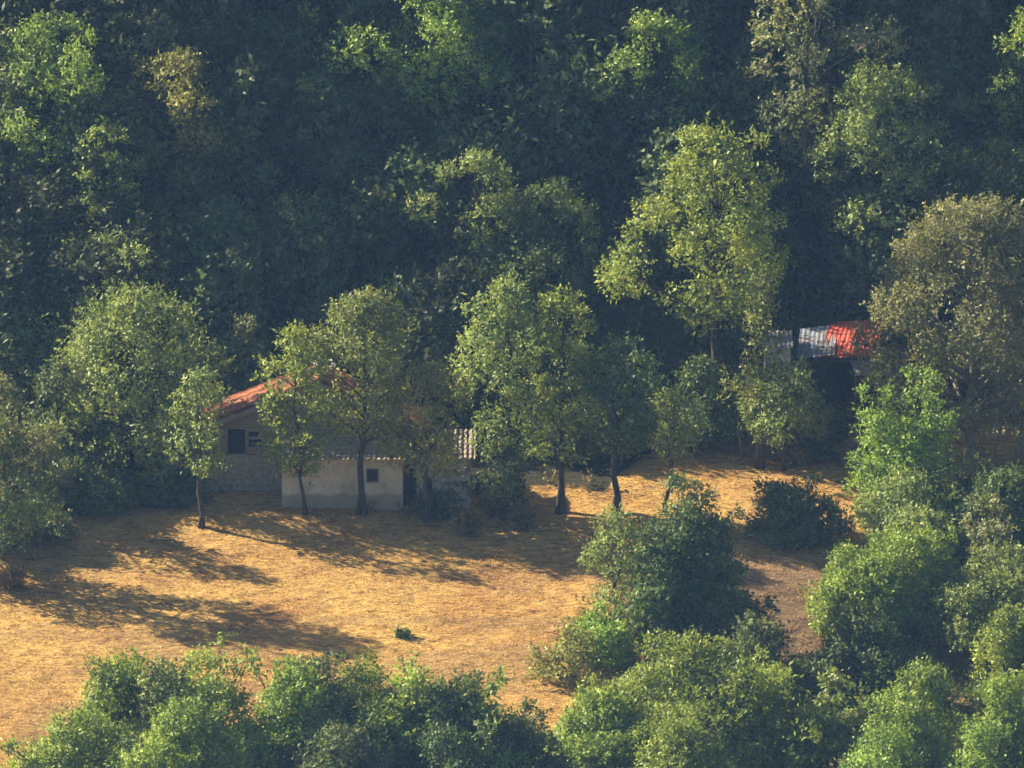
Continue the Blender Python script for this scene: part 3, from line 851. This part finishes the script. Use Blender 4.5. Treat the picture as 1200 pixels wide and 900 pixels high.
# tiled roof: two slopes, each a field of half round tile rows
roof = None
for side in (0, 1):
    mb = MB()
    e = Vector((xl - 0.45, 0, zl - 0.20)) if side == 0 else Vector((xr + 0.40, 0, zr - 0.18))
    top = Vector((xp, 0, zp + 0.10))
    y0 = FY - 0.42
    dv = e - top
    nrow = 14
    for j in range(nrow):
        t0, t1 = j / nrow, (j + 1.12) / nrow
        o0 = top + dv * t0 + Vector((0, y0 + random.uniform(-.03, .03), 0.05 - 0.028 * 0)); v = dv * (t1 - t0) + Vector((0, 0, 0.045))
        mb.sheet(o0, (0, 3.4, 0), v, 52, 2, 0.045, 0.21, jit=0.008)
    if side == 0:
        roof = mb.build('roof', M['tile'], house)
    else:
        mb.build('roof', M['tile'], house)
    mb = MB()   # verge board and rafters ends under the tiles
    n_ = Vector((0, 1, 0)).cross(dv).normalized()
    if n_.z < 0: n_ = -n_
    a_ = top - n_ * 0.09; b_ = e - n_ * 0.09
    mb.prism([(a_.x, a_.z), (b_.x, b_.z), (b_.x, b_.z - .16), (a_.x, a_.z - .16)], y0 + .03, y0 + .08)
    mb.prism([(a_.x, a_.z + .04), (b_.x, b_.z + .04), (b_.x, b_.z), (a_.x, a_.z)], y0 + .083, y0 + 3.3)
    mb.build('verge_board', M['plank'], house)
mb = MB()
for i in range(9):
    yy = FY - 0.42 + i * 0.345
    mb.tube([(xp, yy, zp + .12), (xp, yy + .38, zp + .135)], [.13, .11], 8)
mb.build('ridge_tiles', M['tile'], house)
q = L(380, 440, 2.6)
mb = MB(); mb.box(q.x - .36, q.x + .34, .55, 1.15, zp - .5, zp + .42, .02)
ch = mb.build('chimney', M['brick'], roof)
mb = MB(); mb.box(q.x - .44, q.x + .42, .47, 1.23, zp + .423, zp + .50, .015); mb.box(q.x - .05, q.x + .3, .72, 1.0, zp + .503, zp + .68, .02)
mb.build('chimney_cap', M['white'], roof)
# white plastered annex in front
xb = L(472, 540, -0.1).x
ze = L(440, 538, -0.1).z
zt = L(440, 511, 1.9).z
wz0, wz1 = L(436, 566, -0.1).z, L(436, 549, -0.1).z
wx0, wx1 = L(429, 557, -0.1).x, L(444, 557, -0.1).x
mb = MB()
mb.holes(xa, xb, -0.9, ze - .02, AY, AY + .3, [(wx0, wx1, wz0, wz1)])
mb.box(xa, xa + .3, AY + .302, FY - .055, -0.9, ze); mb.box(xb - .3, xb, AY + .302, FY - .055, -0.9, ze)
mb.prism([(xa, ze + .0), (xb, ze), (xb, ze + .1), (xa, ze + .1)], FY - .4, FY - .06)
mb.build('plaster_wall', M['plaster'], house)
mb = MB()
t = .05
mb.box(wx0, wx0 + t, AY + .06, AY + .12, wz0, wz1); mb.box(wx1 - t, wx1, AY + .06, AY + .12, wz0, wz1)
mb.box(wx0 + t, wx1 - t, AY + .06, AY + .12, wz1 - t, wz1); mb.box(wx0 + t, wx1 - t, AY + .06, AY + .12, wz0, wz0 + t)
w = mb.build('window', M['plank'], house)
mb = MB(); mb.box(wx0 + t, wx1 - t, AY + .09, AY + .1, wz0 + t, wz1 - t); mb.build('pane', M['dark'], w)
mb = MB(); mb.box(wx0 - .08, wx1 + .08, AY - .05, AY - .003, wz0 - .07, wz0 - .01); mb.box(wx0 - .05, wx1 + .05, AY - .03, AY - .003, wz1 + .01, wz1 + .08)
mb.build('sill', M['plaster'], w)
mb = MB()
nrow = 8
A0 = Vector((xa - .15, FY - .02, zt)); dv = Vector((0, AY - FY - .28, ze - zt - 0.02))
for j in range(nrow):
    mb.sheet(A0 + dv * (j / nrow) + Vector((0, 0, .05)), (xb - xa + .3, 0, 0), dv * (1.15 / nrow) + Vector((0, 0, .04)), 110, 2, .024, .2, jit=.012)
mb.build('annex_roof', M['old_tile'], house)
mb = MB(); mb.box(xb + .06, xb + .24, AY + .5, AY + .68, -.8, ze + .3, .02)
mb.build('post', M['bark'], house)
mb = MB(); mb.box(xb + .03, L(488, 0, .5).x, FY - .3, FY - .25, -.6, zs - .1); mb.build('door', M['dark'], house)

# low whitewashed outbuilding on its right
p0 = P(488, 590, 0.5); p1 = P(551, 590, 0.5)
zt2 = P(520, 537, 0.5)[2]
ob = empty('outbuilding', (p0[0], .5, gz(p0[0], .5) - .15), 'low whitewashed outbuilding at the right end of the house', 'outbuilding')
w_ = p1[0] - p0[0]; h_ = zt2 - ob.location.z
mb = MB(); mb.holes(0, w_, 0, h_, 0, .3, [(.25, .62, 0.0, h_ * .62)]); mb.box(0, .3, .302, 2.6, 0, h_); mb.box(w_ - .3, w_, .302, 2.6, 0, h_); mb.box(.302, w_ - .302, 2.3, 2.598, 0, h_)
mb.build('wall', M['white'], ob)
mb = MB()
for j in range(6):
    mb.sheet(Vector((-.05, 2.75 - j * .5, h_ + .55 - j * .085)), (w_ + .25, 0, 0), (0, -.57, -.06), 48, 2, .035, .2, jit=.01)
mb.build('roof', M['worn_tile'], ob)
mb = MB(); mb.prism([(.02, h_ - .001), (w_ - .02, h_ - .001), (w_ - .02, h_ + .05), (.02, h_ + .05)], .05, 2.5); mb.build('wall_plate', M['plank'], ob)
mb = MB(); mb.box(.26, .61, .12, .17, .05, h_ * .61); mb.build('door', M['dark'], ob)

# ------------------------------------------------------------------ red roofed shed on the right
sy = 7.2
b0 = P(950, 470, sy)
sh = empty('roofed_shed', (b0[0], sy, gz(b0[0] + 2, sy + 1) - .2), 'dark timber shed under a red and grey sheet metal roof', 'shed')
SL = lambda px, py, y: Vector(P(px, py, y)) - sh.location
e0 = SL(934, 420, sy - .3); e1 = SL(1040, 420, sy - .3); t0 = SL(938, 385, sy + 3.0); t1 = SL(1038, 379, sy + 3.0)
k0 = SL(959, 421, sy - .3); k1 = SL(981, 381, sy + 3.0)
def panel(name, a, b, c, m, lift=0.0, per=.19):
    mb = MB(); up = Vector((0, 0, lift))
    mb.sheet(a + up, b - a, c - a, 80, 8, .012, per, jit=.008)
    return mb.build(name, m, sh)
panel('grey_roof_sheet', t0, k1, e0, M['grey_sheet'])
panel('red_roof_sheet', k1 - Vector((.3, 0, 0)), t1, k0 - Vector((.0, 0, 0)), M['red_sheet'], 0.05)
mb = MB()
mb.sheet(k1 + Vector((0, .3, .09)), t1 - k1, Vector((0, -.5, -.11)), 60, 2, .012, .19)
mb.build('ridge_cap', M['red_sheet'], sh)
zE = e0.z - .12
mb = MB()
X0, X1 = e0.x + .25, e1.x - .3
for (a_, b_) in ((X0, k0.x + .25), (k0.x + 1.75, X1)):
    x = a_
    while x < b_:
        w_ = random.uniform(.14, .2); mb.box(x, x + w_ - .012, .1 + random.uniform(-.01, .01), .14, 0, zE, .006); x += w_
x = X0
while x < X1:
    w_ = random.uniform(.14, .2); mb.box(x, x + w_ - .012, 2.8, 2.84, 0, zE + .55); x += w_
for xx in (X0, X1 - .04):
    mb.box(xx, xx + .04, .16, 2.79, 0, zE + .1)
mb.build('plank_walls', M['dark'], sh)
for xx in (X0 + .0, k0.x + .25, k0.x + 1.7, X1 - .1):
    mb = MB(); mb.tube([(xx, -.12, -.1), (xx + .02, -.12, zE + .02)], [.07, .06], 7); mb.build('post', M['bark'], sh)
mb = MB(); mb.box(X0, X1, -.16, -.06, zE - .08, zE + .01); mb.build('eave_beam', M['bark'], sh)
g0 = SL(996, 423, 6.75); g1 = SL(1048, 424, 6.75); g2 = SL(1003, 440, 5.8)
panel('lean_to_sheet', g0, g1, g2, M['grey_sheet'], 0.0)
for px_ in (1003, 1044):
    q = SL(px_, 440, 5.9); mb = MB(); mb.tube([(q.x, q.y, -.9), (q.x, q.y, q.z - .03)], [.05, .045], 6); mb.build('post', M['bark'], sh)

# small whitewashed hut left of the shed
b0 = P(897, 470, 6.9); b1 = P(926, 470, 6.9)
hz = gz(b0[0] + .5, 7.3) - .2
hut = empty('hut', (b0[0], 6.9, hz), 'tiny patched white hut between the slender tree and the shed', 'hut')
w_ = b1[0] - b0[0]; zt = P(910, 407, 6.9)[2] - hz; zq = P(916, 398, 6.9)[2] - hz
mb = MB()
mb.holes(0, w_, 0, zt, 0, .12, [(.2, .42, zt * .55, zt * .8), (.55, .8, zt * .1, zt * .72)])
mb.box(0, .12, .122, 1.6, 0, zt); mb.box(w_ - .12, w_, .122, 1.6, 0, zt); mb.prism([(0, 0), (w_, 0), (w_, zt), (0, zt)], 1.602, 1.72)
mb.build('wall', M['white'], hut)
mb = MB(); mb.sheet((-.1, 1.8, zq), (w_ + .2, 0, 0), (0, -2.0, zt + .03 - zq), 30, 4, .02, .17, jit=.012); mb.build('roof', M['grey_sheet'], hut)
mb = MB(); mb.box(.55, .8, .05, .09, 0, zt * .72); mb.build('door', M['dark'], hut)

# white post at the left end of the stone wall
p = P(223, 585, 1.2)
mb = MB(); hh = P(223, 562, 1.2)[2] - gz(p[0], 1.2)
mb.box(-.11, .11, -.1, .1, -.3, hh, .015); mb.box(-.14, .14, -.13, .13, hh + .002, hh + .07, .01)
o = mb.build('gate_post', M['white'], None); o.location = (p[0], 1.2, gz(p[0], 1.2))
tag(o, 'short white post at the left end of the stone wall', 'post')


# ------------------------------------------------------------------ small things on the ground
def branch(name, label, a, b, rad, seed, mat='pale_bark', forks=5):
    r = np.random.RandomState(seed)
    a = Vector(a); b = Vector(b); mb = MB()
    org = a.copy()
    pts = [(a.lerp(b, i / 5) - org) + Vector((r.normal() * .05, r.normal() * .05, r.normal() * .04)) * (0 < i < 5) for i in range(6)]
    mb.tube(pts, [rad * (1 - .14 * i) for i in range(6)], 6)
    for _ in range(forks):
        i = r.randint(1, 5); p = pts[i]
        d = (b - a).normalized() * .5 + Vector((r.normal() * .5, r.normal() * .4, abs(r.normal()) * .4))
        e = p + d * r.uniform(.4, .9)
        mb.tube([p, p.lerp(e, .5) + Vector((0, 0, .05)), e], [rad * .5, rad * .35, .006], 5)
    o = mb.build(name, M[mat], None, smooth=True)
    o.location = org
    return tag(o, label, 'branch')


q = P(42, 634, -5.9)
branch('leaning_branch', 'grey bare branch leaning on the dark shrub at the left edge', (q[0], -5.9, gz(q[0], -5.9) - .05), tuple(P(14, 610, -5.6)), .06, 5)
for i, (px, y, dx, lab) in enumerate(((175, -3.6, 1.4, 'dry fallen branch lying in the tree shadow left on the field'),
                                      (690, -15.0, -1.5, 'dead twiggy branch poking out over the right field edge'))):
    q = P(px, 640, y)[0]
    branch('fallen_branch', lab, (q, y, gz(q, y) + .02), (q + dx, y - .3, gz(q + dx, y - .3) + (.22 if i == 0 else .9)), .045, 8 + i, 'pale_bark' if i == 0 else 'bark', 7)
# tan heap of dry brush beside the shed
r = np.random.RandomState(9)
q = P(1018, 505, 5.0)[0]
hb_ = gz(q, 5.0)
n = 2600
d = rdirs(r, n); d[:, 2] = np.abs(d[:, 2])
pos = d * np.array([[1.1, .8, 1.35]]) * (r.rand(n, 1) ** .4)
ax = rdirs(r, n) + d * .5
V = leaf_quads(r, pos, ax, rdirs(r, n), r.uniform(.2, .6, n), r.uniform(.02, .07, n))
M['brush'] = leaf_mat('dry_brush', (0.16, 0.10, 0.07), (0.34, 0.235, 0.165), (0.50, 0.37, 0.27), 0.15, 0)
o = link('brush_heap', mesh_np('brush_heap', V, np.arange(len(V)).reshape(-1, 4), np.clip(r.normal(.5, .25, n), 0, 1)), M['brush'])
o.location = (q, 5.0, hb_); tag(o, 'heap of dry tan brush between the shed and the round green tree', 'brush heap')
# green weed patch in the middle of the field
q = P(472, 735, -13.4)[0]
tree_at('weed', 'small green weed alone in the middle of the golden field', 'weed', q, -13.4, .10, .5, 'deep', 120, shape='mound', hb=.02, nl=5, lobe=.5, leaf=.1, dens=.7, rad=.012)
for px, y, H, W, lab in ((8, -8.6, .75, .9, 'yellow dry tuft at the left edge of the field'), (548, -2.6, .6, .6, 'pale dry tuft at the foot of the dark upright shrub'),
                         (612, -1.8, .7, .5, 'pale dry tuft in front of the bright pair of trees'), (930, 5.2, .5, 1.1, 'golden tuft under the yellow green shrub on the terrace')):
    q = P(px, 640, y)[0]
    tree_at('dry_tuft', lab, 'tuft', q, y, H, W, 'dry_weed', 130 + px, shape='mound', hb=.02, nl=6, lobe=.5, leaf=.15, dens=.8, rad=.012)

# ------------------------------------------------------------------ valley haze
m, nt, out = nodes('haze')
vs = N(nt, 'ShaderNodeVolumeScatter')
vs.inputs['Color'].default_value = (0.26, 0.50, 1.0, 1)
vs.inputs['Density'].default_value = 0.00031
vs.inputs['Anisotropy'].default_value = 0.1
nt.links.new(vs.outputs[0], out.inputs['Volume'])
mb = MB(); mb.box(-140, 140, -225, -48, -30, 90)
tag(mb.build('haze', m, None), 'thin blue haze hanging in the valley before the farm', 'haze', kind='stuff')

# ------------------------------------------------------------------ light, sky, camera
w = bpy.data.worlds.new('World'); scn.world = w; w.use_nodes = True
nt = w.node_tree
sky = nt.nodes.new('ShaderNodeTexSky')
sky.sky_type = 'NISHITA'; sky.sun_disc = False
sky.sun_elevation = SUN_EL; sky.sun_rotation = -(PI / 2 - SUN_AZ)
bg = nt.nodes['Background']
bg.inputs['Strength'].default_value = 0.135
nt.links.new(sky.outputs[0], bg.inputs['Color'])
sd = bpy.data.lights.new('Sun', 'SUN')
sd.energy = 15.0; sd.angle = math.radians(0.5); sd.color = (1.0, 0.87, 0.66)
so = bpy.data.objects.new('Sun', sd); col.objects.link(so)
dv = Vector((math.cos(SUN_AZ) * math.cos(SUN_EL), -math.sin(SUN_AZ) * math.cos(SUN_EL), -math.sin(SUN_EL)))
so.rotation_euler = dv.to_track_quat('-Z', 'Y').to_euler()
so.location = (-60, 40, 60)

cd = bpy.data.cameras.new('Camera'); cam = bpy.data.objects.new('Camera', cd); col.objects.link(cam)
cam.location = CP; cam.rotation_euler = (PI / 2 - PITCH, 0, 0)
cd.lens = FOC; cd.sensor_width = 36.0; cd.clip_start = 1.0; cd.clip_end = 3000
scn.camera = cam
scn.view_settings.view_transform = 'Standard'; scn.view_settings.look = 'None'
scn.view_settings.exposure = 0; scn.view_settings.gamma = 1
cy = scn.cycles
cy.max_bounces = 5; cy.diffuse_bounces = 3; cy.glossy_bounces = 2; cy.transmission_bounces = 3; cy.volume_bounces = 0
cy.use_denoising = True
print('forest trees', cnt, sum(len(m.polygons) for m in bpy.data.meshes))
